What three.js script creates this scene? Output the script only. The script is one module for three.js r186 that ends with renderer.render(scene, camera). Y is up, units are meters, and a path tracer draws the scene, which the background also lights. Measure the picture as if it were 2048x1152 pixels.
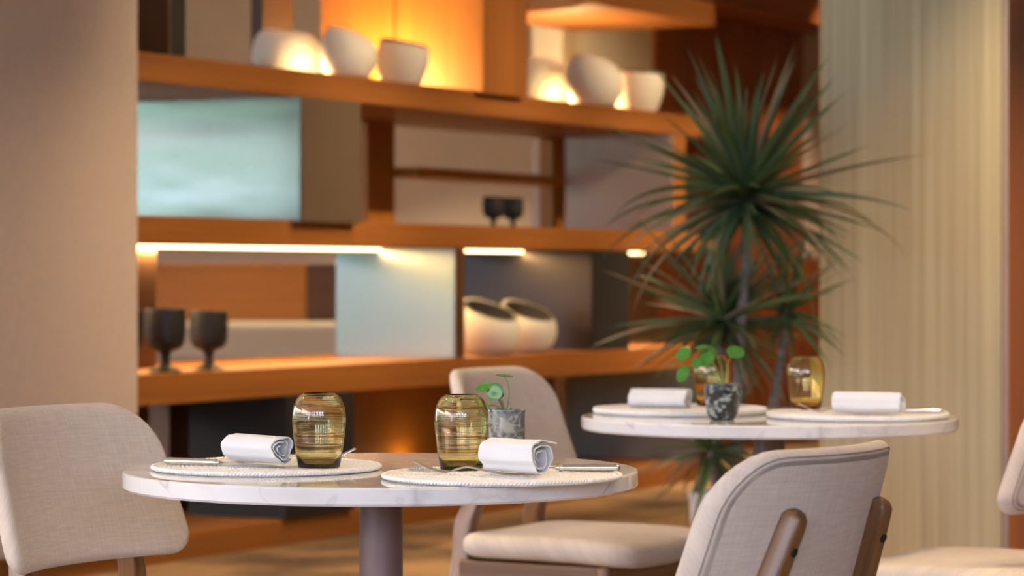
import * as THREE from 'three';
import { RoundedBoxGeometry } from 'three/addons/geometries/RoundedBoxGeometry.js';
import { mergeGeometries } from 'three/addons/utils/BufferGeometryUtils.js';
import { RectAreaLightUniformsLib } from 'three/addons/lights/RectAreaLightUniformsLib.js';
import { Sky } from 'three/addons/objects/Sky.js';

// ---------------------------------------------------------------- camera, sky, exposure
const V = (x, y, z) => new THREE.Vector3(x, y, z);
const scene = new THREE.Scene();
const EYE = 1.055, FOCAL = 5740;                         // eye height in metres, focal length in pixels of the 2048 wide frame
const camera = new THREE.PerspectiveCamera(2 * Math.atan(576 / FOCAL) * 180 / Math.PI, 2048 / 1152, 0.05, 200);
camera.position.set(0, EYE, 0);
camera.lookAt(0, EYE, -10);
camera.setViewOffset(2048, 1152, 0, 30, 2048, 1152);     // lens shifted so that the horizon sits a little above the middle
camera.focus = 4.28;
camera.userData.fStop = 6.0;
const renderer = new THREE.WebGLRenderer({ antialias: true });
renderer.toneMapping = THREE.LinearToneMapping;
renderer.toneMappingExposure = 1.2;
renderer.shadowMap.enabled = true;
RectAreaLightUniformsLib.init();
const sky = new Sky();
sky.scale.setScalar(450);
const su = sky.material.uniforms;
su.turbidity.value = 10; su.rayleigh.value = 0.6; su.mieCoefficient.value = 0.005; su.mieDirectionalG.value = 0.7;
su.sunPosition.value.setFromSphericalCoords(1, THREE.MathUtils.degToRad(48), THREE.MathUtils.degToRad(75));
scene.add(sky);
scene.backgroundIntensity = 8.2;
su.cloudCoverage.value = 0.9; su.cloudDensity.value = 0.7;
const WARM = new THREE.Color().setRGB(1.0, 0.74, 0.45);
const AMBER = new THREE.Color().setRGB(1.0, 0.68, 0.29);
const SPOT_POWER = 12.5, LED_POWER = 300, PUCK_POWER = 0.26;

// ---------------------------------------------------------------- helpers
let seed = 7;
const rnd = () => { seed = (seed + 0x6d2b79f5) | 0; let t = Math.imul(seed ^ (seed >>> 15), 1 | seed); t = (t + Math.imul(t ^ (t >>> 7), 61 | t)) ^ t; return ((t ^ (t >>> 14)) >>> 0) / 4294967296; };
const rr = (a, b) => a + (b - a) * rnd();
const used = {};
function numbered(name) {
  const n = used[name] ?? 0; used[name] = n + 1;
  return n ? name + '_' + String(n).padStart(3, '0') : name;
}
function tag(o, label, category, group) {
  if (label) o.userData.label = label;
  if (category) o.userData.category = category;
  if (group) o.userData.group = group;
  return o;
}
function thing(name, label, category, pos = [0, 0, 0], turn = 0, group) {
  const o = new THREE.Group();
  o.name = numbered(name); o.position.set(...pos); o.rotation.y = turn;
  scene.add(o);
  return tag(o, label, category, group);
}
function part(parent, name, geo, mat, label) {
  const m = new THREE.Mesh(geo, mat);
  m.name = numbered(name); m.castShadow = m.receiveShadow = true;
  if (label) m.userData.label = label;
  parent.add(m);
  return m;
}
function struct(name, geo, mat, pos) {
  const m = part(scene, name, geo, mat);
  m.userData.kind = 'structure';
  if (pos) m.position.set(...pos);
  return m;
}
function dup(root, pos, turn, label) {
  const r = root.clone();
  r.name = numbered(root.name.replace(/_\d{3}$/, ''));
  r.position.set(...pos); r.rotation.y = turn;
  r.userData = { ...root.userData };
  if (label) r.userData.label = label;
  scene.add(r);
  return r;
}
// uv in metres from the dominant direction of the normal; grain says which axis the v coordinate follows
function metricUV(geo, grain = 'y') {
  const p = geo.attributes.position, n = geo.attributes.normal, uv = new Float32Array(p.count * 2);
  for (let i = 0; i < p.count; i++) {
    const c = { x: p.getX(i), y: p.getY(i), z: p.getZ(i) }, a = [Math.abs(n.getX(i)), Math.abs(n.getY(i)), Math.abs(n.getZ(i))];
    const drop = a[0] >= a[1] && a[0] >= a[2] ? 'x' : a[1] >= a[2] ? 'y' : 'z';
    const left = ['x', 'y', 'z'].filter((k) => k !== drop);
    const v = left.includes(grain) ? grain : left[1], u = left.find((k) => k !== v);
    uv[i * 2] = c[u] + (drop === 'x' ? 0.37 : 0); uv[i * 2 + 1] = c[v];
  }
  geo.setAttribute('uv', new THREE.BufferAttribute(uv, 2));
  return geo;
}
// a box given by its two corners, with a rounded edge
function box(x0, x1, y0, y1, z0, z1, r = 0.003, grain = 'y') {
  const w = Math.abs(x1 - x0), h = Math.abs(y1 - y0), d = Math.abs(z1 - z0);
  const g = r > 0 ? new RoundedBoxGeometry(w, h, d, 2, Math.min(r, w / 2.1, h / 2.1, d / 2.1)) : new THREE.BoxGeometry(w, h, d);
  g.translate((x0 + x1) / 2, (y0 + y1) / 2, (z0 + z1) / 2);
  return metricUV(g, grain);
}
function grid(rows, cols, at, closed = true, uvAt) {
  const pos = [], uv = [], idx = [];
  for (let i = 0; i < rows; i++) for (let j = 0; j < cols; j++) {
    const p = at(i, j); pos.push(p[0], p[1], p[2]);
    const t = uvAt ? uvAt(i, j, p) : [j / cols, i / (rows - 1)]; uv.push(t[0], t[1]);
  }
  const last = closed ? cols : cols - 1;
  for (let i = 0; i < rows - 1; i++) for (let j = 0; j < last; j++) {
    const a = i * cols + j, b = i * cols + (j + 1) % cols, c = a + cols, d = b + cols;
    idx.push(a, b, c, b, d, c);
  }
  const g = new THREE.BufferGeometry();
  g.setAttribute('position', new THREE.Float32BufferAttribute(pos, 3));
  g.setAttribute('uv', new THREE.Float32BufferAttribute(uv, 2));
  g.setIndex(idx);
  g.computeVertexNormals();
  return g;
}
// a solid swept along points; sizes are half widths along `side` and across it; e is the superellipse exponent
function sweep(points, sizes, n = 16, side = V(1, 0, 0), e = 2) {
  const P = points.map((p) => V(...p));
  const rings = P.map((p, i) => {
    const T = P[Math.min(i + 1, P.length - 1)].clone().sub(P[Math.max(i - 1, 0)]).normalize();
    const S = side.clone().addScaledVector(T, -side.dot(T)).normalize(), U = T.clone().cross(S);
    return { p, S, U };
  });
  let len = 0; const L = P.map((p, i) => (len += i ? p.distanceTo(P[i - 1]) : 0));
  const sp = (x) => Math.sign(x) * Math.pow(Math.abs(x), 2 / e);
  const g = grid(P.length + 2, n + 1, (i, j) => {
    const k = Math.min(Math.max(i - 1, 0), P.length - 1), cap = i === 0 || i === P.length + 1 ? 0 : 1, a = (j % n) / n * Math.PI * 2, [sa, sb] = sizes[Math.min(k, sizes.length - 1)];
    const q = rings[k].p.clone().addScaledVector(rings[k].S, cap * sa * sp(Math.cos(a))).addScaledVector(rings[k].U, cap * sb * sp(Math.sin(a)));
    return [q.x, q.y, q.z];
  }, false, (i, j) => { const k = Math.min(Math.max(i - 1, 0), P.length - 1); return [j / n * Math.PI * (sizes[Math.min(k, sizes.length - 1)][0] + sizes[Math.min(k, sizes.length - 1)][1]), L[k]]; });
  return g;
}
function lathe(profile, n = 64) {
  const g = new THREE.LatheGeometry(profile.map((p) => new THREE.Vector2(p[0], p[1])), n), q = g.attributes.position, uv = g.attributes.uv;
  for (let i = 0; i < q.count; i++) uv.setY(i, q.getY(i) / 0.11);
  return g;
}
function curve2(pts, n) { return new THREE.SplineCurve(pts.map((p) => new THREE.Vector2(p[0], p[1]))).getPoints(n).map((p) => [Math.max(0, p.x), p.y]); }

// ---------------------------------------------------------------- procedural textures
function hash(ix, iy, s) { let h = Math.imul(ix, 374761393) + Math.imul(iy, 668265263) + Math.imul(s, 974634777); h = Math.imul(h ^ (h >>> 13), 1274126177); return ((h ^ (h >>> 16)) >>> 0) / 4294967296; }
function vn(x, y, px, py, s) {                            // tileable value noise with periods px, py
  const ix = Math.floor(x), iy = Math.floor(y), fx = x - ix, fy = y - iy, a = fx * fx * (3 - 2 * fx), b = fy * fy * (3 - 2 * fy);
  const m = (v, p) => ((v % p) + p) % p, h = (i, j) => hash(m(i, px), m(j, py), s);
  return (h(ix, iy) * (1 - a) + h(ix + 1, iy) * a) * (1 - b) + (h(ix, iy + 1) * (1 - a) + h(ix + 1, iy + 1) * a) * b;
}
function fbm(u, v, px, py, s, oct = 4) { let r = 0, a = 0.5, t = 0; for (let o = 0; o < oct; o++) { r += a * vn(u * px, v * py, px, py, s + o); t += a; a *= 0.5; px *= 2; py *= 2; } return r / t; }
function texture(size, fn, metres, srgb = true) {
  const [w, h] = Array.isArray(size) ? size : [size, size], data = new Uint8Array(w * h * 4);
  for (let y = 0; y < h; y++) for (let x = 0; x < w; x++) {
    const c = fn(x / w, y / h), o = (y * w + x) * 4;
    for (let k = 0; k < 3; k++) data[o + k] = Math.max(0, Math.min(255, Math.round((Array.isArray(c) ? c[k] : c) * 255)));
    data[o + 3] = 255;
  }
  const t = new THREE.DataTexture(data, w, h);
  t.wrapS = t.wrapT = THREE.RepeatWrapping; t.magFilter = THREE.LinearFilter;
  if (srgb) t.colorSpace = THREE.SRGBColorSpace;
  t.repeat.set(1 / metres[0], 1 / metres[1]);
  t.needsUpdate = true;
  return t;
}
const mixc = (a, b, t) => a.map((x, i) => x + (b[i] - x) * Math.max(0, Math.min(1, t)));
function woodTex(light, dark, s, contrast = 1, metres = [0.5, 2.0]) {
  return texture([512, 512], (u, v) => {
    const w = fbm(u, v, 4, 1, s, 3) * 0.25, g = fbm(u + w * 0.15, v, 34, 2, s + 9, 3), f = fbm(u, v, 128, 5, s + 20, 2), b = fbm(u, v, 6, 1, s + 31, 3);
    return mixc(light, dark, (g * 0.55 + f * 0.25 + b * 0.55 - 0.38) * 1.5 * contrast);
  }, metres);
}
const std = (o) => new THREE.MeshStandardMaterial(o), phy = (o) => new THREE.MeshPhysicalMaterial(o);
const rgb = (r, g, b) => new THREE.Color().setRGB(r, g, b);
const M = {};
M.teak = std({ map: woodTex([0.62, 0.385, 0.16], [0.46, 0.26, 0.09], 3, 0.8), roughness: 0.5 });
M.honey = std({ map: woodTex([0.74, 0.47, 0.14], [0.58, 0.34, 0.08], 7, 0.7), roughness: 0.55 });
M.redwood = std({ map: woodTex([0.54, 0.27, 0.10], [0.38, 0.17, 0.055], 41, 0.8), roughness: 0.5 });
M.brownwood = std({ map: woodTex([0.42, 0.27, 0.15], [0.28, 0.16, 0.08], 51, 0.8), roughness: 0.55 });
M.veneer = std({ map: woodTex([0.83, 0.785, 0.62], [0.66, 0.59, 0.455], 11, 1.0, [0.42, 2.4]), roughness: 0.6 });
M.walnut = phy({ map: woodTex([0.50, 0.34, 0.19], [0.30, 0.18, 0.09], 23, 1, [0.12, 0.6]), roughness: 0.38, clearcoat: 0.35, clearcoatRoughness: 0.3 });
M.plaster = std({ color: rgb(0.36, 0.31, 0.25), roughness: 0.9, bumpMap: texture(256, (u, v) => fbm(u, v, 24, 24, 61, 3), [0.4, 0.4], false), bumpScale: 0.001 });
M.cream = std({ color: rgb(0.62, 0.53, 0.42), roughness: 0.9 });
M.pillar = std({ map: texture(256, (u, v) => { const k = 0.97 + 0.06 * fbm(u, v, 40, 40, 71, 3); return [0.775 * k, 0.705 * k, 0.64 * k]; }, [0.6, 0.6]), roughness: 0.85 });
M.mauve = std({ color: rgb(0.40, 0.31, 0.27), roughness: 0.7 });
M.white = std({ color: rgb(0.84, 0.83, 0.81), roughness: 0.9 });
M.frame = std({ color: rgb(0.10, 0.09, 0.08), roughness: 0.5 });
M.black = std({ color: rgb(0.009, 0.007, 0.006), roughness: 0.75 });
M.blackMetal = std({ color: rgb(0.055, 0.042, 0.038), roughness: 0.35, metalness: 0.9 });
M.bronze = std({ color: rgb(0.125, 0.085, 0.055), roughness: 0.55, metalness: 0.2 });
M.steel = std({ color: rgb(0.36, 0.345, 0.275), roughness: 0.22, metalness: 1, bumpMap: texture(256, (u, v) => fbm(u, v, 2, 5, 81, 2), [0.8, 0.6], false), bumpScale: 0.004 });
M.steelBrushed = std({ color: rgb(0.28, 0.275, 0.24), roughness: 0.28, metalness: 1, bumpMap: texture(256, (u, v) => fbm(u, v, 64, 2, 83, 2), [0.5, 0.9], false), bumpScale: 0.0006 });
M.mauveMetal = std({ color: rgb(0.50, 0.36, 0.27), roughness: 0.5, metalness: 0.35 });
M.steelDim = std({ color: rgb(0.34, 0.38, 0.33), roughness: 0.5, metalness: 0.1 });
M.ceramic = phy({ color: rgb(0.72, 0.67, 0.57), roughness: 0.6, bumpMap: texture(256, (u, v) => fbm(u, v, 32, 32, 91, 3), [0.25, 0.25], false), bumpScale: 0.001 });
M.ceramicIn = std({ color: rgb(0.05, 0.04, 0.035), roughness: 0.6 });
M.darkbrown = std({ color: rgb(0.055, 0.024, 0.013), roughness: 0.6 });
M.darkwood = std({ color: rgb(0.012, 0.009, 0.008), roughness: 0.6 });
const weave = (k, s) => texture(256, (u, v) => {
  const a = u * 64, b = v * 64, over = (Math.floor(a) + Math.floor(b)) % 2, fa = a % 1, fb = b % 1;
  return (over ? Math.sin(fa * Math.PI) : Math.sin(fb * Math.PI)) * 0.7 + k * fbm(u, v, 48, 12, s, 3);
}, [0.11, 0.11], false);
M.fabric = phy({ map: texture(512, (u, v) => { const k = 0.955 + 0.07 * fbm(u, v, 8, 150, 101, 1) + 0.06 * (fbm(u, v, 150, 8, 111, 1) - 0.5); return [0.815 * k, 0.757 * k, 0.69 * k]; }, [0.2, 0.2]), roughness: 0.95, sheen: 0.25, sheenRoughness: 0.6, sheenColor: rgb(0.8, 0.8, 0.8), bumpMap: weave(0.5, 121), bumpScale: 0.0007 });
M.piping = std({ color: rgb(0.22, 0.17, 0.13), roughness: 0.9 });
M.marble = phy({ map: texture(1024, (u, v) => {
  const w = fbm(u, v, 3, 3, 131, 4), a = Math.abs(fbm(u + w * 0.3, v, 4, 3, 141, 5) - 0.5), vein = Math.pow(Math.max(0, 1 - a * 18), 2) * fbm(u, v, 5, 5, 151, 3);
  const b = Math.abs(fbm(u, v + w * 0.2, 9, 8, 161, 4) - 0.5), fine = Math.pow(Math.max(0, 1 - b * 22), 2) * 0.35 * fbm(u, v, 4, 4, 171, 2);
  return mixc([0.88, 0.875, 0.86], [0.40, 0.40, 0.41], vein * 0.42 + fine * 0.6 + (w - 0.5) * 0.5);
}, [0.75, 0.75]), roughness: 0.045 });
M.marbleEdge = M.marble;
M.column = phy({ color: rgb(0.16, 0.105, 0.10), roughness: 0.4, metalness: 0.25 });
M.silver = std({ color: rgb(0.78, 0.77, 0.75), roughness: 0.14, metalness: 1 });
M.cloth = phy({ color: rgb(0.70, 0.70, 0.69), roughness: 0.9, sheen: 0.2, sheenRoughness: 0.6, sheenColor: rgb(1, 1, 1), bumpMap: weave(0.3, 181), bumpScale: 0.0002 });
M.cotton = std({ map: texture(256, (u, v) => { const k = 0.93 + 0.09 * fbm(u, v, 40, 40, 191, 3); return [0.905 * k, 0.895 * k, 0.87 * k]; }, [0.1, 0.1]), roughness: 0.95 });
const threads = texture([64, 1024], (u, v) => {
  const line = vn(u * 3, v * 110, 3, 110, 201), strong = vn(0, v * 22, 1, 22, 211);
  return v > 0.9 || v < 0.05 ? 0.5 : 0.5 + (line > 0.62 ? 0.5 : line < 0.3 ? -0.3 : 0) * Math.max(0.1, strong * 1.6 - 0.4);
}, [1, 1], false);
const threadTint = texture([64, 1024], (u, v) => {
  const line = vn(u * 3, v * 110, 3, 110, 201), strong = vn(0, v * 22, 1, 22, 211), k = v > 0.88 || v < 0.04 ? 0 : (line > 0.6 ? 1 : 0) * Math.max(0, strong * 1.5 - 0.25);
  return mixc([1, 1, 1], [0.80, 0.66, 0.36], k);
}, [1, 1]);
const glass = (col, dist, bump) => phy({ color: rgb(1, 1, 1), roughness: 0.0, transmission: 1, thickness: 0.08, ior: 1.52, attenuationColor: col, attenuationDistance: dist, ...(bump ? { map: threadTint, bumpMap: threads, bumpScale: bump } : {}) });
M.glassOlive = glass(rgb(0.72, 0.66, 0.24), 0.0062, 0.00009);
M.glassGold = glass(rgb(0.88, 0.60, 0.10), 0.006, 0);
M.pane = phy({ color: rgb(0.97, 0.99, 0.98), roughness: 0, transmission: 1, thickness: 0, ior: 1.45 });
const glaze = (a, b, s, t) => phy({ map: texture(256, (u, v) => { const n = fbm(u, v, 9, 5, s, 4), m = fbm(u, v, 26, 15, s + 5, 3); return mixc(a, b, (n - 0.5) * 2.8 + (m - 0.5) * 3 + t); }, [1, 1]), roughness: 0.22, clearcoat: 0.5, clearcoatRoughness: 0.1 });
M.potGrey = glaze([0.62, 0.62, 0.58], [0.34, 0.35, 0.35], 221, 0.1);
M.potDark = glaze([0.56, 0.60, 0.57], [0.09, 0.11, 0.12], 231, 0.62);
M.potWhite = phy({ color: rgb(0.72, 0.70, 0.68), roughness: 0.35 });
M.soil = std({ color: rgb(0.03, 0.022, 0.015), roughness: 1 });
M.pilea = phy({ color: rgb(0.045, 0.185, 0.022), roughness: 0.27, side: THREE.DoubleSide });
M.stem = std({ color: rgb(0.22, 0.30, 0.10), roughness: 0.6 });
M.stemBrown = std({ color: rgb(0.20, 0.14, 0.07), roughness: 0.7 });
const leafMat = (r, g, b) => phy({ color: rgb(r, g, b), roughness: 0.45, side: THREE.DoubleSide });
M.leaves = [leafMat(0.085, 0.13, 0.045), leafMat(0.12, 0.17, 0.055), leafMat(0.27, 0.21, 0.11), leafMat(0.065, 0.12, 0.06)];
M.bark = std({ map: texture(128, (u, v) => { const k = fbm(u, v, 6, 24, 241, 3); return mixc([0.60, 0.56, 0.51], [0.38, 0.34, 0.30], k * 1.3 - 0.2); }, [0.1, 0.15]), roughness: 0.9 });
M.carpet = std({ map: texture(512, (u, v) => { const n = fbm(u, v, 4, 5, 251, 4), f = fbm(u, v, 90, 90, 261, 2); return mixc([0.66, 0.52, 0.36], [0.30, 0.23, 0.15], (n - 0.5) * 3.2 + 0.45 + (f - 0.5) * 0.3); }, [3.0, 3.0]), roughness: 1, bumpMap: texture(256, (u, v) => fbm(u, v, 128, 128, 271, 2), [0.5, 0.5], false), bumpScale: 0.004 });
M.terrace = std({ color: rgb(0.30, 0.31, 0.28), roughness: 0.9 });
M.hedge = std({ color: rgb(0.066, 0.085, 0.05), roughness: 0.9 });
const glow = (c, k) => std({ color: rgb(0.9, 0.85, 0.8), emissive: c, emissiveIntensity: k, roughness: 0.6 });
M.led = glow(rgb(1, 0.72, 0.36), 5.5);
M.puck = glow(rgb(1, 0.72, 0.36), 6);
M.lampFace = glow(rgb(1, 0.72, 0.40), 8);

// ---------------------------------------------------------------- the room
const RX0 = -7, RX1 = 5, RZ0 = 4, RZ1 = -19.2, H = 3.1;
struct('floor', box(RX0 - 0.2, RX1 + 0.2, -0.15, 0, RZ1 - 0.2, RZ0 + 0.2, 0), M.carpet);
struct('ceiling', box(RX0 - 0.2, RX1 + 0.2, H, H + 0.15, RZ1 - 0.2, RZ0 + 0.2, 0), M.white);
struct('wall_right', box(RX1, RX1 + 0.2, 0, H, RZ1 - 0.2, RZ0 + 0.2, 0), M.plaster);
struct('wall_back', box(RX0 - 0.2, RX1 + 0.2, 0, H, RZ1 - 0.2, RZ1, 0), M.cream);
// the window side: tall windows near the camera, lower ones further back
const HI = 2.95, LO = 2.25;
struct('wall_left', mergeGeometries([box(RX0 - 0.2, RX0, 0, 0.35, RZ1, RZ0, 0), box(RX0 - 0.2, RX0, LO, H, RZ1, -2.96, 0), box(RX0 - 0.2, RX0, HI, H, -2.96, RZ0, 0), box(RX0 - 0.2, RX0, 0.35, LO, RZ1, -13.4, 0)]), M.plaster);
function windowUnit(n, along, at, a0, a1, y0, y1) {
  const w = new THREE.Group(); w.name = 'window_' + n; w.userData.kind = 'structure'; scene.add(w);
  const b = (p0, p1, q0, q1, t) => along === 'z' ? box(at - t, at + t, q0, q1, p0, p1, 0.004) : box(p0, p1, q0, q1, at - t, at + t, 0.004);
  part(w, 'window_frame', mergeGeometries([b(a0, a0 + 0.06, y0, y1, 0.05), b(a1 - 0.06, a1, y0, y1, 0.05), b(a0 + 0.06, a1 - 0.06, y0, y0 + 0.06, 0.05), b(a0 + 0.06, a1 - 0.06, y1 - 0.06, y1, 0.05)]), M.frame);
  const mid = (a0 + a1) / 2;
  part(w, 'mullion', b(mid - 0.06, mid + 0.06, y0 + 0.06, y1 - 0.06, 0.045), M.frame);
  part(w, 'pane', b(a0 + 0.06, a1 - 0.06, y0 + 0.06, y1 - 0.06, 0.0001), M.pane);
}
let wn = 1;
for (let k = 0; k < 10; k++) windowUnit(wn++, 'z', RX0 - 0.1, RZ0 - 1.74 * (k + 1), RZ0 - 1.74 * k, 0.35, k < 4 ? HI : LO);
struct('wall_front', mergeGeometries([box(RX0 - 0.2, RX1 + 0.2, 0, 0.35, RZ0, RZ0 + 0.2, 0), box(RX0 - 0.2, RX1 + 0.2, HI, H, RZ0, RZ0 + 0.2, 0), box(3.8, RX1, 0.35, HI, RZ0, RZ0 + 0.2, 0)]), M.plaster);
for (let k = 0; k < 6; k++) {
  windowUnit(wn++, 'x', RZ0 + 0.1, RX0 + 1.8 * k, RX0 + 1.8 * k + 1.2, 0.35, HI);
  struct('wall_front_pier', box(RX0 + 1.8 * k + 1.2, RX0 + 1.8 * (k + 1), 0.35, HI, RZ0, RZ0 + 0.2, 0), M.plaster);
}
struct('terrace', box(RX0 - 30, RX1 + 10, -0.35, -0.15, -30, 30, 0), M.terrace);

for (const [x, z, len, turn] of [[-15.5, -5, 30, 0], [-2, 14.5, 26, Math.PI / 2]]) {
  const h = thing('garden_hedge', x < -5 ? 'tall clipped green hedge in the garden beyond the left windows' : 'tall clipped green hedge in the garden behind the front windows', 'hedge', [x, -0.15, z], turn);
  const g = new RoundedBoxGeometry(1.2, 3.0, len, 40, 0.4), p = g.attributes.position;
  for (let i = 0; i < p.count; i++) { const k = 0.25 * (fbm(p.getZ(i) / 26 + 0.5, p.getY(i) / 4 + 0.5, 48, 8, 301, 3) - 0.5); p.setX(i, p.getX(i) + k * (p.getX(i) > 0 ? 1 : -1)); if (p.getY(i) > 0.9) p.setY(i, p.getY(i) + k * 1.6); }
  g.translate(0, 1.5, 0); g.computeVertexNormals();
  part(h, 'foliage', g, M.hedge);
}
// veneer column on the right
{
  const c = new THREE.Group(); c.name = 'column'; c.userData.kind = 'structure'; scene.add(c);
  c.position.set(1.365, 0, -9.75);
  part(c, 'veneer_panel', box(-0.31, 0.30, 0, H, -0.1, 0, 0.004), M.veneer);
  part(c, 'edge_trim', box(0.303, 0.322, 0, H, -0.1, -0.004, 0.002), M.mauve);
  const w = struct('wall_panel', box(1.6, 4.9, 0, H, -10.4, -10.3, 0.003), M.teak);
}

// ---------------------------------------------------------------- the shelving wall: local x runs along it, z points out of it
const TURN = THREE.MathUtils.degToRad(62.0), SO = V(-1.341, 0, -10.28);
const S = (u, y, w) => { const p = V(u, y, -w).applyAxisAngle(V(0, 1, 0), TURN).add(SO); return [p.x, p.y, p.z]; };
function onWall(o) { o.position.copy(SO); o.rotation.y = TURN; return o; }
const ub = (u0, u1, y0, y1, w0, w1, r = 0.003, grain = 'y') => box(u0, u1, y0, y1, -w1, -w0, r, grain);
const SA = 1.85, SB = 1.263, SC = 0.689, SD = 0.1;
onWall(struct('wall_pier', ub(-1.6, -0.04, SD + 0.002, H, -0.03, 0.62, 0.004), M.pillar));
onWall(struct('wall_shelving', ub(4.96, 8.9, 0, H, 0.82, 1.0, 0), M.cream));
onWall(struct('trim_1', ub(6.06, 8.2, 0, H, 0.79, 0.819, 0.003), M.redwood));
onWall(struct('trim_2', ub(4.9, 8.2, 2.55, 2.85, 0.45, 0.785, 0.004, 'x'), M.redwood));
onWall(struct('trim_3', ub(8.22, 8.9, 1.15, H, 0.79, 0.819, 0.003), M.mauve));
onWall(struct('trim_4', ub(8.22, 8.9, 0, 1.145, 0.785, 0.819, 0.003), M.redwood));
const unit = onWall(thing('shelving_unit', 'long orange wooden shelving wall with thick beams and boxes of steel and dark wood', 'shelving'));
const shelf = (u0, u1, y0, y1) => part(unit, 'shelf', ub(u0, u1, y0, y1, 0, 0.8, 0.004, 'x'), M.teak);
shelf(-0.038, 5.08, SA - 0.105, SA); shelf(-0.038, 5.08, SB - 0.1, SB); shelf(-0.038, 5.08, SC - 0.112, SC); shelf(-1.6, 5.08, 0, SD); shelf(-0.038, 5.081, 2.325, 2.443);
// a box between two shelves: a face towards the room, a long side of metal or wood
function cell(u0, u1, y0, y1, depth, face, side, out = 0.0) {
  const b = part(unit, 'box', ub(u0 + 0.012, u1, y0, y1, -out, depth, 0.003), face);
  part(b, 'side_panel', ub(u0, u0 + 0.011, y0, y1, -out + 0.002, depth, 0.002), side);
}
cell(0.202, 0.304, SA + 0.001, 2.324, 0.60, M.black, M.brownwood);
cell(2.513, 2.933, SA - 0.012, 2.324, 0.40, M.teak, M.honey, 0.04);
part(unit, 'box', ub(2.513, 2.933, SA + 0.001, 2.324, 0.408, 0.79, 0.003), M.honey);
cell(1.026, 1.484, SB - 0.008, SA - 0.106, 0.79, M.bronze, M.steel, 0.04);
cell(4.56, 4.72, SB + 0.001, SA - 0.106, 0.60, M.teak, M.mauveMetal);
cell(2.334, 2.423, SC + 0.001, SB - 0.101, 0.60, M.brownwood, M.steelBrushed);
cell(3.664, 4.06, SC + 0.001, SB - 0.101, 0.69, M.black, M.blackMetal);
cell(0.96, 1.465, SD + 0.001, SC - 0.113, 0.437, M.black, M.black, 0.02);
cell(4.893, 5.06, SD + 0.001, SC - 0.113, 0.77, M.teak, M.steelDim);
const post = (u0, u1, y0, y1, w0, w1, m) => part(unit, 'upright', ub(u0, u1, y0, y1, w0, w1, 0.003), m);
post(1.96, 2.20, SA + 0.001, 2.324, 0.74, 0.80, M.darkbrown);
post(2.806, 3.053, SB + 0.001, SA - 0.106, 0.72, 0.80, M.honey);
post(4.66, 4.95, SB + 0.001, SA - 0.106, 0.72, 0.80, M.honey);
part(unit, 'thin_shelf', ub(3.056, 4.655, 1.50, 1.545, 0.6, 0.80, 0.003, 'x'), M.honey);
post(0.49, 0.66, SC + 0.001, SB - 0.101, 0.38, 0.42, M.brownwood);
part(unit, 'back_panel', ub(1.0, 4.9, SD + 0.001, SC - 0.113, 0.78, 0.80, 0.003, 'x'), M.honey);
part(unit, 'back_panel', ub(4.965, 6.05, SC + 0.001, SB - 0.101, 0.78, 0.815, 0.003, 'x'), M.brownwood);
post(1.06, 1.25, SD + 0.001, SC - 0.113, 0.60, 0.70, M.brownwood);
post(3.28, 3.378, SD + 0.001, SC - 0.113, 0.0, 0.08, M.brownwood);
// light strips under the middle shelf
for (const [u0, u1] of [[-0.03, 2.33], [2.43, 3.66], [4.065, 5.0]]) {
  part(unit, 'led_strip', ub(u0, u1, SB - 0.1125, SB - 0.1005, 0.366, 0.378, 0.001), M.led);
  const l = new THREE.RectAreaLight(AMBER, LED_POWER, u1 - u0, 0.012);
  l.name = 'led_strip_light'; l.position.set((u0 + u1) / 2, SB - 0.114, -0.372); l.rotation.x = -Math.PI / 2;
  unit.add(l);
}
// small round lights that stand behind the vases
function puck(u, y, w, power, label) {
  const t = thing('puck_light', label, 'lamp', S(u, y, w), TURN, 'small lights behind the white vases');
  part(t, 'lamp_base', lathe([[0, 0], [0.012, 0], [0.013, 0.002], [0.013, 0.008], [0.011, 0.01], [0, 0.01]], 24), M.frame);
  const b = part(t, 'glow_bulb', new THREE.SphereGeometry(0.012, 16, 12).translate(0, 0.021, 0), M.puck);
  const l = new THREE.PointLight(AMBER, power); l.name = 'puck_light_glow'; l.position.set(0, 0.021, 0); l.castShadow = true;
  t.add(l);
}
puck(1.58, SA, 0.24, PUCK_POWER, 'small warm light hidden behind the three vases on the top left shelf');
puck(2.30, SA, 0.42, PUCK_POWER * 11, 'small warm light at the foot of the glowing wooden box, behind the slanted vase');
puck(3.855, SA, 0.24, PUCK_POWER, 'small warm light hidden behind the three vases on the top right shelf');
puck(4.30, SA, 0.50, PUCK_POWER * 13, 'small warm light behind the two right vases under the glowing shelf');
puck(3.2, SD, 0.72, 0.13, 'small warm light low on the bottom shelf behind the middle chair');

// ---------------------------------------------------------------- vases and goblets
function vaseGeo(prof, lean, tilt, dir, lip = 1) {
  // prof: [radius, height] pairs; the rim is cut at a slant and the body leans
  const out = curve2(prof, 22), top = out[out.length - 1][1], inn = out.slice(4).reverse().map(([r, y]) => [Math.max(0.004, r - 0.012), y]);
  const rows = [[0.001, 0], ...out, ...inn, [0.001, inn[inn.length - 1][1]]], n = 48, cd = Math.cos(dir), sd = Math.sin(dir);
  const mk = (rs) => grid(rs.length, n + 1, (i, j) => {
    const [r, y] = rs[i], a = (j % n) / n * 2 * Math.PI, k = y / top, x = Math.cos(a) * r, z = Math.sin(a) * r;
    const d = (x * cd + z * sd) / 0.11;
    return [x + cd * lean * k * k, y - tilt * d * Math.pow(k, 2.5), z + sd * lean * k * k];
  }, false);
  return [mk([[0.001, 0.0], ...out.slice(0, -lip)].reverse()), mk([...out.slice(-lip - 1), ...inn, [0.001, inn[inn.length - 1][1]]].reverse())];
}
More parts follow.
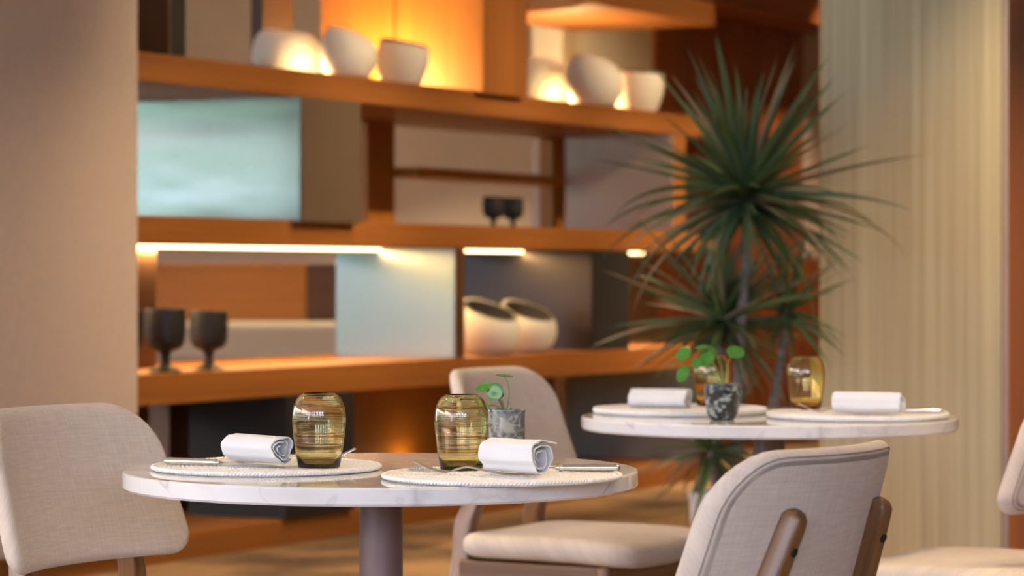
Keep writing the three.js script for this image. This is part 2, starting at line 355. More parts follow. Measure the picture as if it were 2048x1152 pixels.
const VP = {
  round: [[0.062, 0], [0.090, 0.016], [0.114, 0.065], [0.118, 0.11], [0.108, 0.155], [0.086, 0.188], [0.072, 0.198]],
  squat: [[0.075, 0], [0.102, 0.015], [0.120, 0.06], [0.122, 0.10], [0.112, 0.143], [0.092, 0.168], [0.078, 0.176]],
  bowl: [[0.075, 0], [0.100, 0.018], [0.120, 0.068], [0.123, 0.11], [0.117, 0.15], [0.109, 0.176]],
  waist: [[0.070, 0], [0.086, 0.014], [0.105, 0.06], [0.114, 0.11], [0.111, 0.155], [0.101, 0.188]],
};
function vase(kind, label, u, y, w, scale, lean, tilt, dir, turn, group) {
  const t = thing('vase', label, 'vase', S(u, y, w), TURN + turn, group);
  const [a, b] = vaseGeo(VP[kind], lean, tilt, dir * Math.PI / 180, kind === 'waist' ? 2 : 1);
  a.scale(scale, scale, scale); b.scale(scale, scale, scale);
  part(t, 'body', a, M.ceramic); part(t, 'inside', b, M.ceramicIn);
}
const VG = 'white ceramic vases on the shelving wall';
vase('squat', 'squat white vase, leftmost of the three vases on the top left shelf', 1.70, SA, 0.45, 1.20, 0.0, 0.012, 62, 0, VG);
vase('round', 'round white vase with slanted mouth, middle of the three on the top left shelf', 1.667, SA, 0.13, 1.0, 0.0, 0.035, 50, 0, VG);
vase('waist', 'white flaring vase with dark slanted mouth beside the glowing wooden box', 2.10, SA, 0.13, 0.98, 0.015, 0.022, 62, 0, VG);
vase('squat', 'white vase half hidden behind the wooden box on the top right shelf', 3.99, SA, 0.47, 1.42, 0.0, 0.012, 62, 0, VG);
vase('round', 'round white vase, middle of the three on the top right shelf', 3.942, SA, 0.13, 1.2, 0.0, 0.03, 50, 0, VG);
vase('waist', 'white flaring vase nearest the tall plant on the top right shelf', 4.43, SA, 0.13, 1.10, 0.012, 0.008, 62, 0, VG);
vase('bowl', 'white bowl-like vase on the lower shelf beside the pale steel panel', 2.94, SC, 0.16, 1.14, 0.0, 0.045, 105, 0, VG);
vase('bowl', 'white bowl-like vase on the lower shelf in front of the black box', 3.33, SC, 0.17, 1.10, 0.0, 0.045, 110, 0, VG);

const gobletGeo = lathe([...curve2([[0.001, 0.004], [0.052, 0.002], [0.058, 0.008], [0.040, 0.016], [0.020, 0.026], [0.017, 0.05], [0.022, 0.072]], 20), ...curve2([[0.028, 0.076], [0.058, 0.090], [0.072, 0.120], [0.075, 0.17], [0.072, 0.229]], 18), ...curve2([[0.067, 0.229], [0.069, 0.17], [0.065, 0.125], [0.045, 0.100], [0.001, 0.092]], 16)], 48);
function goblet(label, u, y, w, s, group) { const t = tag(part(scene, 'goblet', gobletGeo, M.darkwood), label, 'goblet', group); t.position.set(...S(u, y, w)); t.scale.setScalar(s); }
goblet('black goblet half hidden by the left wall edge', 0.06, SC, 0.11, 1, 'black goblets on the lower shelf');
goblet('black goblet nearest the left wall, wholly in view', 0.285, SC, 0.08, 1.03, 'black goblets on the lower shelf');
goblet('black goblet on the lower shelf, rightmost of the large ones', 0.585, SC, 0.09, 0.97, 'black goblets on the lower shelf');
goblet('small black goblet on the middle shelf, left of the pair', 3.70, SB, 0.55, 0.70, 'small black goblets on the middle shelf');
goblet('small black goblet on the middle shelf, right of the pair beside the upright', 3.92, SB, 0.56, 0.70, 'small black goblets on the middle shelf');
{
  const t = thing('banquette', 'long wooden bench with a beige cushion in the room behind the shelves', 'bench', [-1.62, 0, -17.0]);
  part(t, 'base', box(-0.75, 0.75, 0, 0.53, -0.02, 0.5, 0.006), M.teak);
  part(t, 'seat_cushion', box(-0.75, 0.75, 0.532, 0.77, -0.02, 0.52, 0.05), M.plaster);
  part(t, 'back_panel', box(-0.80, 0.40, 0.2, 1.11, -0.09, -0.03, 0.006, 'x'), M.honey);
  part(t, 'back_panel', box(0.403, 0.80, 0.2, 1.11, -0.09, -0.03, 0.006, 'x'), M.brownwood);
}

// ---------------------------------------------------------------- ceiling lights
function downlight(x, z, power, label, aim, cone = 0.75) {
  const t = thing('ceiling_downlight', label, 'lamp', [x, H, z], 0, aim ? 'warm spotlights turned to the shelving wall' : 'warm ceiling lights');
  part(t, 'trim_ring', lathe([[0.05, -0.001], [0.075, -0.001], [0.078, -0.006], [0.052, -0.012], [0.05, -0.001]], 32), M.white);
  part(t, 'lamp_face', lathe([[0.0, -0.006], [0.049, -0.006], [0.049, -0.001], [0, -0.001]], 32), M.lampFace);
  const l = new THREE.SpotLight(WARM, power, 0, cone, 0.6); l.name = 'ceiling_downlight_light';
  l.position.set(0, -0.02, 0); l.castShadow = true; l.shadow.radius = 2;
  if (aim) l.target.position.set(aim[0] - x, aim[1] - H, aim[2] - z); else l.target.position.set(0, -3, 0);
  t.add(l, l.target);
}
const DL = [
  [0.9, -4.6, 1.1, 'above the nearer table'], [1.9, -4.9, 0.7, 'right of the front chair'], [1.9, -6.6, 0.5, 'right of the farther table'], [-0.6, -6.4, 0.6, 'above the middle chair'], [-1.5, -6.9, 0.95, 'left of the middle chair'],
  [-0.5, -9.4, 1, 'in front of the black goblets'], [0.2, -11.0, 0.8, 'in front of the wooden boxes'], [1.5, -8.5, 0.2, 'in front of the veneer column'], [2.3, -9.3, 2.4, 'right of the veneer column'], [1.9, -14.4, 3.2, 'in front of the red wooden wall'], [2.2, -17.2, 2.0, 'by the mauve wall panel'],
  [-1.6, -3.6, 0.4, 'above the left chair'], [-1.5, -15.6, 1.1, 'in front of the wooden bench'], [-2.4, -17.6, 1.2, 'left above the wooden bench'], [-1.2, -17.6, 1.3, 'right above the wooden bench'], [-0.2, -17.9, 3.6, 'by the cream back wall'], [-2.4, -13.6, 0.8, 'behind the taupe pier']];
DL.forEach(([x, z, k, where]) => downlight(x, z, SPOT_POWER * k, 'warm round ceiling downlight ' + where));
[0.8, 2.3, 3.6, 4.9].forEach((u, i) => { const p = S(u, H, -2.3); downlight(p[0], p[2], SPOT_POWER * 1.5, 'warm ceiling spotlight turned to ' + ['the black goblets', 'the glowing wooden box', 'the white bowls on the lower shelf', 'the right end of the shelves'][i], S(u, 1.15, 0.5), 0.5); });

// ---------------------------------------------------------------- tables
function roundedRect(w, h, rt, rb, inset) {               // outline points with outward normals, straight edges subdivided
  const out = [], W = w / 2 - inset, Hh = h / 2 - inset, c = (x, y, r, a0, n) => { for (let i = 0; i <= n; i++) { const a = a0 + i / n * Math.PI / 2; out.push([x + r * Math.cos(a), y + r * Math.sin(a), Math.cos(a), Math.sin(a)]); } };
  const t = Math.max(0.002, rt - inset), b = Math.max(0.002, rb - inset);
  const line = (n) => { line.n = n; };
  c(W - t, Hh - t, t, 0, 8); const ln = (x0, y0, x1, y1, nx, ny, n) => { for (let i = 1; i < n; i++) out.push([x0 + (x1 - x0) * i / n, y0 + (y1 - y0) * i / n, nx, ny]); };
  ln(W - t, Hh, -W + t, Hh, 0, 1, 14); c(-W + t, Hh - t, t, Math.PI / 2, 8);
  ln(-W, Hh - t, -W, -Hh + b, -1, 0, 8); c(-W + b, -Hh + b, b, Math.PI, 8);
  ln(-W + b, -Hh, W - b, -Hh, 0, -1, 14); c(W - b, -Hh + b, b, 1.5 * Math.PI, 8);
  ln(W, -Hh + b, W, Hh - t, 1, 0, 8);
  return out;
}
function padGeo(w, h, T, rt, rb, deform, crown = 0.004) {
  const o = roundedRect(w, h, rt, rb, T / 2), n = o.length, rows = [];
  for (let i = 0; i <= 10; i++) rows.push(['f', i / 10]);
  for (let i = 1; i < 10; i++) rows.push(['e', i / 10]);
  for (let i = 10; i >= 0; i--) rows.push(['b', i / 10]);
  const g = grid(rows.length, n, (i, j) => {
    const [k, t] = rows[i], [x, y, nx, ny] = o[j];
    if (k === 'e') { const a = t * Math.PI; return deform(x + nx * T / 2 * Math.sin(a), y + ny * T / 2 * Math.sin(a), T / 2 * Math.cos(a)); }
    const r = Math.max(0.001, t), z = T / 2 + crown * (1 - t * t);
    return deform(x * r, y * r, k === 'f' ? z : -z);
  }, true, (i, j) => { const [k, t] = rows[i], [x, y] = o[j], r = k === 'e' ? 1 : t; return [x * r + (k === 'b' ? 0.31 : 0), y * r + (k === 'e' ? t * 0.06 : 0)]; });
  return g;
}
function makeTable(label, pos) {
  const t = thing('round_table', label, 'table', pos);
  const R = 0.40, T = 0.027, c = 0.0035;
  const top = lathe([[0, 0.75 - T], [R - c, 0.75 - T], [R, 0.75 - T + c], [R, 0.75 - c], [R - c * 0.3, 0.75 - c * 0.3], [R - c, 0.75], [0, 0.75]], 160).toNonIndexed();
  top.computeVertexNormals();
  const p = top.attributes.position, uv = new Float32Array(p.count * 2);
  for (let i = 0; i < p.count; i++) { const r = Math.hypot(p.getX(i), p.getZ(i)); uv[i * 2] = p.getX(i) + 0.6; uv[i * 2 + 1] = p.getZ(i) + p.getY(i) * 1.5; }
  top.setAttribute('uv', new THREE.BufferAttribute(uv, 2));
  part(t, 'tabletop', top, M.marble, 'polished white marble top with grey veins');
  part(t, 'pedestal', lathe([[0.034, 0.018], [0.034, 0.70], [0.05, 0.712], [0.12, 0.716], [0.12, 0.7225], [0, 0.7225]], 48), M.column, 'plum brown metal pedestal');
  part(t, 'base_plate', lathe([[0, 0], [0.225, 0], [0.228, 0.004], [0.225, 0.012], [0.05, 0.018], [0, 0.018]], 64), M.column);
  return t;
}
const T1 = [-0.204, 0, -4.47], T2 = [0.548, 0, -6.12];
makeTable('nearer round marble table, at the left of the room', T1);
makeTable('farther round marble table, in front of the tall plant', T2);

// ---------------------------------------------------------------- placemats
const matGeo = (() => {
  const R = 0.174, rows = 104, n = 420, row = 0.0068;
  return grid(rows + 2, n, (i, j) => {
    const t = Math.min(i, rows - 1) / (rows - 1), r = Math.max(0.0006, t * R), a = j / n * Math.PI * 2, k = r / row + a / (2 * Math.PI), ring = Math.floor(k), f = k - ring;
    const loops = Math.max(6, Math.round(ring * 5.2)), h = hash(ring, Math.floor(a / (2 * Math.PI) * loops), 5);
    let y = 0.0035 + 0.0022 * Math.sin(f * Math.PI) * (0.55 + 0.45 * Math.cos(a * loops)) + 0.0016 * h * Math.sin(f * Math.PI);
    if (i >= rows) y = i === rows ? 0.0015 : 0.0002;
    return [Math.cos(a) * r, y, -Math.sin(a) * r];
  }, true, (i, j, p) => [p[0], p[2]]);
})();
const braidGeo = (() => {
  const R = 0.1755, n = 640, m = 8, twists = 196;
  const strand = (ph) => grid(n + 1, m, (i, j) => {
    const a = i / n * Math.PI * 2, s = a * twists / 2 + ph, b = j / m * Math.PI * 2, rad = R + 0.0012 * Math.cos(s) + 0.0028 * Math.cos(b), y = 0.0044 + 0.0011 * Math.sin(s) + 0.0028 * Math.sin(b);
    return [Math.cos(a) * rad, y, -Math.sin(a) * rad];
  }, true, (i, j, p) => [p[0], p[2]]);
  return mergeGeometries([strand(0), strand(Math.PI)]);
})();
const TOP = 0.7502;
let mat0;
function placemat(label, x, z, turn) {
  if (mat0) return dup(mat0, [x, TOP, z], turn, label);
  mat0 = thing('placemat', label, 'placemat', [x, TOP, z], turn, 'round woven white placemats');
  part(mat0, 'woven_mat', matGeo, M.cotton); part(mat0, 'braided_edge', braidGeo, M.cotton);
  return mat0;
}
placemat('round white woven placemat at the left of the nearer table', -0.3815, -4.46, 0.2);
placemat('round white woven placemat at the front right of the nearer table', -0.015, -4.262, 1.3);
placemat('round white woven placemat at the left of the farther table, soft and thick', 0.366, -6.25, 2.2).scale.set(1.06, 1.6, 1.06);
placemat('round white woven placemat at the right of the farther table, soft and thick', 0.728, -6.05, 0.8).scale.set(1.07, 1.6, 1.07);
const MAT2 = TOP + 0.0099;                               // the farther mats are thicker

// ---------------------------------------------------------------- tumblers
const tumblerGeo = (() => {
  const o = curve2([[0.0325, 0.003], [0.0355, 0.02], [0.0395, 0.05], [0.0412, 0.074], [0.0390, 0.094], [0.0325, 0.1075], [0.0245, 0.1135]], 40);
  const i = curve2([[0.0232, 0.1128], [0.0312, 0.1062], [0.0374, 0.0932], [0.0396, 0.074], [0.0379, 0.05], [0.0340, 0.02], [0.028, 0.0065]], 36);
  const prof = [[0, 0], [0.030, 0], [0.0317, 0.0008], ...o, [0.0239, 0.1141], ...i, [0.015, 0.005], [0, 0.0045]];
  return lathe(prof, 96);
})();
{ // texture height follows the real height
  const p = tumblerGeo.attributes.position, uv = tumblerGeo.attributes.uv;
  for (let i = 0; i < p.count; i++) uv.setY(i, p.getY(i) / 0.115);
}
const MAT = TOP + 0.0062;
function tumbler(label, x, y, z, mat, turn = 0) {
  const t = tag(part(scene, 'glass_tumbler', tumblerGeo, mat), label, 'glass', 'coloured glass tumblers');
  t.position.set(x, y, z); t.rotation.y = turn;
}
tumbler('olive glass tumbler with fine ring lines beside the left napkin of the nearer table', -0.2965, MAT, -4.41, M.glassOlive);
tumbler('olive glass tumbler with fine ring lines in front of the grey pot', -0.0768, MAT, -4.36, M.glassOlive, 2);
tumbler('smooth amber glass tumbler half hidden behind the dark marbled pot', 0.4427, MAT2, -6.37, M.glassGold, 1);
tumbler('smooth amber glass tumbler standing clear between the two farther napkins', 0.638, MAT2, -6.23, M.glassGold, 3);

// ---------------------------------------------------------------- napkins: a cloth rolled up, lying along local x
function napkinGeo(L, R, squash, s, flap) {
  const turns = 2.6, n = 120, flip = flap ? -1 : 1, th = 0.0021, m = 14, pts = []; let tan;
  for (let i = 0; i <= n; i++) {
    const t = i / n, a = -t * turns * 2 * Math.PI + 1.2 + s, w = 1 + 0.19 * Math.sin(a * 3 + s * 2) * (1 - t * 0.7) + 0.03 * Math.sin(a * 7 + s);
    let r = (0.0055 + (R - 0.0055) * Math.pow(t, 0.8)) * w, x = Math.cos(a) * r, y = Math.sin(a) * r * squash;
    if (flap && t > 0.968) { const p = pts[pts.length - 1], q = tan ?? (tan = [p[0] - pts[pts.length - 2][0], p[1] - pts[pts.length - 2][1]]); x = p[0] + q[0] * 1.1; y = p[1] + q[1] * 1.1 + 0.0001; }
    pts.push([x, y]);
  }
  if (flap) for (const p of pts) p[0] = -p[0];
  const low = Math.min(...pts.map((p) => p[1])) - th / 2;
  const nor = pts.map((p, i) => { const a = pts[Math.max(0, i - 1)], b = pts[Math.min(n, i + 1)], dx = b[0] - a[0], dy = b[1] - a[1], l = Math.hypot(dx, dy) || 1; return [-dy / l, dx / l]; });
  const ring = [];                                        // closed outline of the cloth's section
  for (let i = 0; i <= n; i++) ring.push([pts[i], nor[i], 1]);
  for (let i = n; i >= 0; i--) ring.push([pts[i], nor[i], -1]);
  const N = ring.length, g1 = grid(m + 1, N, (i, j) => {
    const x = i / m, [p, q, sg] = ring[j], t = (j <= n ? j : 2 * n + 1 - j) / n;
    const slip = (1 - t) * -0.006 + 0.002 * Math.sin(j * 0.3 + s), wob = 1 + 0.02 * Math.sin(x * 5 + s) + 0.012 * Math.sin(t * 20 + x * 7);
    return [(x - 0.5) * L + slip * (x - 0.5) * 2, (p[1] + q[1] * sg * th / 2) * wob - low, (p[0] + q[0] * sg * th / 2) * wob];
  }, true, (i, j, p) => [p[0], j * 0.002]);
  // close the two cut edges with a thin ribbon
  const cap = (i) => grid(2, n + 1, (k, j) => { const o = g1.attributes.position, a = i * N + (k ? j : 2 * n + 1 - j); return [o.getX(a), o.getY(a), o.getZ(a)]; }, false, (k, j) => [k * 0.002, j * 0.002]);
  const c0 = cap(0), c1 = cap(m); c1.index.array.reverse(); c0.computeVertexNormals(); c1.computeVertexNormals();
  return mergeGeometries([g1, c0, c1]);
}
function napkin(label, geo, x, y, z, turn) {
  const t = tag(part(scene, 'napkin', geo, M.cloth), label, 'napkin', 'rolled white napkins');
  t.position.set(x, y, z); t.rotation.y = turn;
}
const rollA = napkinGeo(0.125, 0.0245, 0.88, 0.3, false), rollB = napkinGeo(0.108, 0.0265, 0.98, 3.10, true);
const D2R = Math.PI / 180;
napkin('rolled white napkin beside the left olive tumbler on the nearer table', rollA, -0.392, MAT + 0.006, -4.43, -46 * D2R);
napkin('rolled white napkin with its spiral end open, lying over the fork', rollB, 0.0065, MAT + 0.0062, -4.215, -44 * D2R);
napkin('rolled white napkin at the left of the farther table', napkinGeo(0.135, 0.0225, 0.95, 4.4, false), 0.322, MAT2 + 0.001, -6.27, -24 * D2R);
napkin('rolled white napkin at the right of the farther table', napkinGeo(0.145, 0.024, 0.95, 5.3, false), 0.738, MAT2 + 0.005, -5.95, -22 * D2R);

// ---------------------------------------------------------------- cutlery, lying along local x
const forkParts = (() => {
  const pr = (x) => x;                                     // side view: height over the mat along the length
  const yAt = (x) => { // x from 0 (tine tips) to 0.19
    if (x < 0.052) return 0.004 + 0.017 * Math.pow((0.052 - x) / 0.052, 1.6);
    if (x < 0.085) return 0.004 + 0.009 * Math.sin((x - 0.052) / 0.033 * Math.PI / 2);
    return 0.013 - 0.0095 * Math.min(1, (x - 0.085) / 0.05);
  };
  const run = (x0, x1, n) => Array.from({ length: n + 1 }, (_, i) => x0 + (x1 - x0) * i / n);
  const handle = sweep(run(0.050, 0.192, 26).map((x) => [x, yAt(x), 0]), run(0.050, 0.192, 26).map((x) => {
    const w = x < 0.058 ? 0.0105 : x < 0.078 ? 0.0105 - (x - 0.058) / 0.02 * 0.0075 : x < 0.13 ? 0.003 + (x - 0.078) * 0.02 : 0.0041 + (x - 0.13) * 0.075;
    return [x > 0.188 ? w * 0.55 : w, x < 0.06 ? 0.0011 : 0.0016];
  }), 14, V(0, 0, 1), 2.3);
  const tine = (k) => sweep(run(0, 0.053, 12).map((x) => [x, yAt(x), (k - 1.5) * 0.0058 * (0.92 + 0.08 * x / 0.053)]), run(0, 0.053, 12).map((x) => [x < 0.002 ? 0.0005 : 0.0009 + 0.0011 * x / 0.053, 0.0009]), 8, V(0, 0, 1), 2.4);
  return { handle, tines: [0, 1, 2, 3].map(tine) };
})();
let fork0;
function fork(label, x, y, z, turn) {
  if (fork0) return dup(fork0, [x, y, z], turn, label);
  fork0 = thing('fork', label, 'fork', [x, y, z], turn, 'silver forks');
  part(fork0, 'handle', forkParts.handle, M.silver);
  for (const g of forkParts.tines) part(fork0, 'tine', g, M.silver);
}
const knifeHandle = sweep([0, 0.001, 0.003, 0.008, 0.03, 0.06, 0.085, 0.088, 0.0885, 0.092, 0.0925, 0.098].map((x) => [x, 0.0068, 0]),
  [[0.003, 0.0025], [0.005, 0.004], [0.0066, 0.0052], [0.0074, 0.0058], [0.0074, 0.0058], [0.007, 0.0056], [0.006, 0.005], [0.0058, 0.0048], [0.0068, 0.0056], [0.0068, 0.0056], [0.005, 0.0038], [0.0042, 0.0028]], 20, V(0, 0, 1), 2.4);
const knifeBlade = sweep([0.097, 0.104, 0.12, 0.15, 0.18, 0.2, 0.208, 0.212].map((x) => [x, 0.0068 - (x - 0.097) * 0.03, -0.0012 * Math.sin((x - 0.097) * 20)]),
  [[0.004, 0.0018], [0.0072, 0.0011], [0.0085, 0.001], [0.0092, 0.0009], [0.009, 0.0008], [0.007, 0.0007], [0.0045, 0.0006], [0.0015, 0.0005]], 12, V(0, 0, 1), 2);
let knife0;
function knife(label, x, y, z, turn) {
  if (knife0) return dup(knife0, [x, y, z], turn, label);
  knife0 = thing('knife', label, 'knife', [x, y, z], turn, 'silver table knives');
  part(knife0, 'handle', knifeHandle, M.silver); part(knife0, 'blade', knifeBlade, M.silver);
}
fork('silver fork with raised tines left of the open napkin roll', -0.1455, MAT - 0.001, -4.265, -14 * D2R);
fork('silver fork whose tine tips show behind the left olive tumbler', -0.249, MAT - 0.001, -4.56, 192 * D2R);
fork('silver fork beside the clear amber tumbler on the farther table', 0.602, MAT2, -6.04, -16 * D2R);
knife('silver knife with its handle at the left rim of the nearer table', -0.5415, MAT - 0.001, -4.475, -24 * D2R);
knife('silver knife with its handle pointing right on the nearer table', 0.163, MAT - 0.001, -4.31, 176 * D2R);
knife('silver knife with its handle pointing right on the farther table', 0.905, MAT2 - 0.001, -6.03, 174 * D2R);

// ---------------------------------------------------------------- little plants in marbled pots
const pileaGeo = (() => {
  return grid(7, 28, (i, j) => { const r = Math.max(0.001, i / 6), a = j / 28 * Math.PI * 2, k = 1 + 0.03 * Math.cos(a * 2); return [Math.cos(a) * r * 0.5 * k + 0.1, 0.03 * r * r - 0.02 * (1 - r) * (1 - r) - 0.05 * Math.pow(r, 4), -Math.sin(a) * r * 0.5]; }, true);
})();
function potted(label, pos, pot, mat, soilY, soilR, stems) {
  const t = thing('potted_plant', label, 'plant', pos);
  part(t, 'pot', pot, mat);
  part(t, 'soil', lathe([[soilR, soilY], [soilR * 0.7, soilY + 0.002], [soilR * 0.3, soilY + 0.001], [0, soilY + 0.003]].reverse(), 24), M.soil);
  for (const [from, mid, to, dir, size, brown] of stems) {
    const c = new THREE.QuadraticBezierCurve3(V(...from), V(...mid), V(...to)), q = c.getPoints(12);
    part(t, 'stem', sweep(q.map((p) => [p.x, p.y, p.z]), q.map((_, i) => [0.0013 - i * 0.00004, 0.0013 - i * 0.00004]), 8, V(0, 0.1, 1)), brown ? M.stemBrown : M.stem);
    const l = part(t, 'leaf', pileaGeo, M.pilea);
    l.position.set(...to); l.scale.setScalar(size);
    l.quaternion.setFromUnitVectors(V(0, 1, 0), V(...dir).normalize());
  }
}
const potA = lathe([[0, 0], [0.024, 0], [0.0268, 0.002], [0.0288, 0.03], [0.0308, 0.08], [0.0312, 0.0835], [0.0304, 0.0845], [0.0292, 0.083], [0.0275, 0.03], [0.0255, 0.008], [0, 0.006]], 64);
const potB = lathe([[0, 0], [0.020, 0], ...curve2([[0.0245, 0.001], [0.0315, 0.012], [0.0355, 0.035], [0.0372, 0.06], [0.0378, 0.0735]], 18), [0.0368, 0.0748], [0.0355, 0.0735], [0.034, 0.035], [0.028, 0.012], [0, 0.008]], 64);
potted('green round-leaved plant in a pale grey marbled pot on the nearer table', [-0.0082, TOP, -4.65], potA, M.potGrey, 0.072, 0.0285, [
  [[-0.004, 0.073, 0], [0.012, 0.12, 0.005], [-0.0065, 0.139, 0.002], [0.1, 1, 0.12], 0.028],
  [[-0.005, 0.073, 0], [-0.008, 0.105, 0.01], [-0.022, 0.112, 0.012], [-0.45, 0.15, 0.9], 0.029, true],
  [[-0.005, 0.073, 0], [-0.01, 0.11, -0.005], [-0.040, 0.120, 0.0], [-0.3, 0.9, 0.55], 0.026, true],
  [[-0.004, 0.073, 0], [-0.014, 0.098, 0.01], [-0.034, 0.088, 0.012], [-0.8, 0.6, 0.4], 0.015],
  [[-0.004, 0.073, 0], [-0.003, 0.09, 0.005], [-0.011, 0.107, 0.006], [-0.2, 0.3, 0.9], 0.010],
]);
potted('green round-leaved plant in a dark marbled pot on the farther table', [0.4365, TOP, -5.955], potB, M.potDark, 0.064, 0.0345, [
  [[-0.004, 0.065, 0], [-0.012, 0.10, 0.01], [-0.038, 0.126, 0.01], [-0.35, 0.5, 0.8], 0.036],
  [[-0.004, 0.065, 0], [-0.030, 0.10, 0.012], [-0.086, 0.094, 0.014], [-0.7, 0.4, 0.7], 0.036],
  [[0.0, 0.065, 0], [-0.018, 0.12, 0.0], [-0.084, 0.136, 0.004], [-0.5, 0.55, 0.75], 0.034],
  [[0.0, 0.065, 0], [-0.008, 0.12, -0.01], [-0.044, 0.151, -0.01], [-0.1, 0.95, 0.3], 0.030],
  [[0.002, 0.065, 0], [0.004, 0.12, -0.01], [-0.022, 0.146, -0.012], [0.5, 0.6, 0.5], 0.026],
  [[0.004, 0.065, 0], [0.008, 0.12, 0.0], [0.024, 0.142, 0.0], [0.1, 0.75, 0.65], 0.038],
  [[-0.004, 0.065, 0], [-0.016, 0.10, 0.012], [-0.056, 0.117, 0.018], [-0.3, 0.4, 0.9], 0.022],
]);

// ---------------------------------------------------------------- chairs: local z points where the sitter looks
const REC = 19 * D2R;
function backDeform(x, y, z) {                            // bend the pad round the sitter, then lean it back
  const zz = z + 1.15 * x * x, h = y + 0.129;
  return [x * (1 - 0.10 * (h / 0.258) ), 0.577 + h * Math.cos(REC) * 1.057 - zz * Math.sin(REC) * -0.0, -0.175 - h * Math.sin(REC) + zz * Math.cos(REC)];
}
const backPad = padGeo(0.47, 0.258, 0.040, 0.085, 0.045, backDeform);
const seatPad = padGeo(0.455, 0.46, 0.055, 0.09, 0.075, (x, y, z) => [x * (1 - 0.09 * (0.5 - y / 0.47) * 0 + (y > 0 ? -0.08 * (y / 0.235) * 0 : 0)), 0.438 + z - 0.012 * Math.pow(Math.max(0, -y / 0.235), 3) * 1 + 0.006 * (x / 0.24) ** 2, -y + 0.03], 0.008);
const pipe = (() => {                                     // the seam that runs round the rear face
  const o = roundedRect(0.47, 0.258, 0.085, 0.045, 0.0095), m = 6, pts = o.map(([x, y]) => V(...backDeform(x, y, -0.0172)));
  return grid(pts.length + 1, m, (i, j) => {
    const p = pts[i % pts.length], a = pts[(i + pts.length - 1) % pts.length], b = pts[(i + 1) % pts.length], T = b.clone().sub(a).normalize(), N = V(0, Math.sin(REC), Math.cos(REC)).cross(T).normalize(), U = T.clone().cross(N), t = j / m * Math.PI * 2;
    const q = p.clone().addScaledVector(N, 0.0010 * Math.cos(t)).addScaledVector(U, 0.0010 * Math.sin(t));
    return [q.x, q.y, q.z];
  });
})();
const rearLeg = (s) => {
  const P = [], Z = [];
  const zBack = (y) => -0.175 - (y - 0.577) * Math.tan(REC) - 0.012;
  const add = (x, y, z, a, b) => { P.push([x * s, y, z]); Z.push([a, b]); };
  add(0.225, 0, -0.285, 0.0125, 0.0125); add(0.212, 0.12, -0.255, 0.015, 0.016); add(0.195, 0.28, -0.215, 0.018, 0.021); add(0.170, 0.40, -0.195, 0.019, 0.024); add(0.157, 0.48, -0.196, 0.019, 0.024);
  add(0.142, 0.56, zBack(0.56) + 0.006, 0.018, 0.020); add(0.125, 0.66, zBack(0.66) + 0.002, 0.015, 0.018); add(0.115, 0.735, zBack(0.735), 0.0138, 0.0165); add(0.1135, 0.75, zBack(0.75), 0.013, 0.0155); add(0.113, 0.757, zBack(0.757), 0.011, 0.010); add(0.113, 0.76, zBack(0.76), 0.005, 0.005);
  const c = new THREE.CatmullRomCurve3(P.slice(0, 8).map((p) => V(...p)), false, 'centripetal'), q = [], z = [];
  for (let i = 0; i <= 42; i++) { const t = i / 42 * 7, k = Math.min(6, Math.floor(t)), f = t - k, p = c.getPoint(i / 42); q.push([p.x, p.y, p.z]); z.push([Z[k][0] + (Z[k + 1][0] - Z[k][0]) * f, Z[k][1] + (Z[k + 1][1] - Z[k][1]) * f]); }
  return sweep([...q, ...P.slice(8)], [...z, ...Z.slice(8)], 24, V(1, 0, 0), 4.5);
};
const frontLeg = (s) => sweep([[0.212 * s, 0, 0.205], [0.205 * s, 0.2, 0.195], [0.198 * s, 0.40, 0.185], [0.197 * s, 0.41, 0.184]], [[0.0115, 0.0115], [0.016, 0.016], [0.021, 0.021], [0.018, 0.018]], 20, V(1, 0, 0), 2.6);
const legs = [rearLeg(1), rearLeg(-1), frontLeg(1), frontLeg(-1)];
const rails = [box(-0.185, 0.185, 0.355, 0.408, 0.172, 0.194, 0.004, 'x'), box(-0.18, 0.18, 0.355, 0.408, -0.205, -0.183, 0.004, 'x'), box(0.178, 0.2, 0.355, 0.408, -0.19, 0.18, 0.004, 'z'), box(-0.2, -0.178, 0.355, 0.408, -0.19, 0.18, 0.004, 'z')];
const boltGeo = new THREE.CylinderGeometry(0.006, 0.006, 0.003, 20).rotateX(Math.PI / 2 - REC);
let chair0;
function chair(label, x, z, turn) {
  if (chair0) return dup(chair0, [x, 0, z], turn, label);
  const t = chair0 = thing('dining_chair', label, 'chair', [x, 0, z], turn, 'upholstered dining chairs');
  part(t, 'seat', seatPad, M.fabric);
  const b = part(t, 'backrest', backPad, M.fabric);
  part(b, 'piping', pipe, M.piping);
  legs.forEach((g, i) => {
    const l = part(t, 'leg', g, M.walnut);
    if (i < 2) { const s = i ? -1 : 1, zz = -0.175 - (0.712 - 0.577) * Math.tan(REC) - 0.012; part(l, 'bolt', boltGeo.clone().translate(0.1185 * s, 0.712 - Math.sin(REC) * 0.0172, zz - Math.cos(REC) * 0.0172), M.black); }
  });
  rails.forEach((g) => part(t, 'rail', g, M.walnut));
  return t;
}
// the chair's own origin lies under its seat; these place the middle of the backrest
function chairAt(label, bx, bz, deg) { const a = deg * D2R; return chair(label, bx + Math.sin(a) * 0.2, bz + Math.cos(a) * 0.2, a); }
chairAt('beige upholstered chair at the left, its front facing the nearer table', -0.735, -4.74, 60);
chairAt('beige upholstered chair in the middle, behind the nearer table', -0.03, -6.66, 60);
chairAt('beige upholstered chair seen from behind with wooden posts, front right', 0.379, -3.70, 235);
chairAt('beige upholstered chair at the right edge, beside the farther table', 1.145, -5.80, 238);

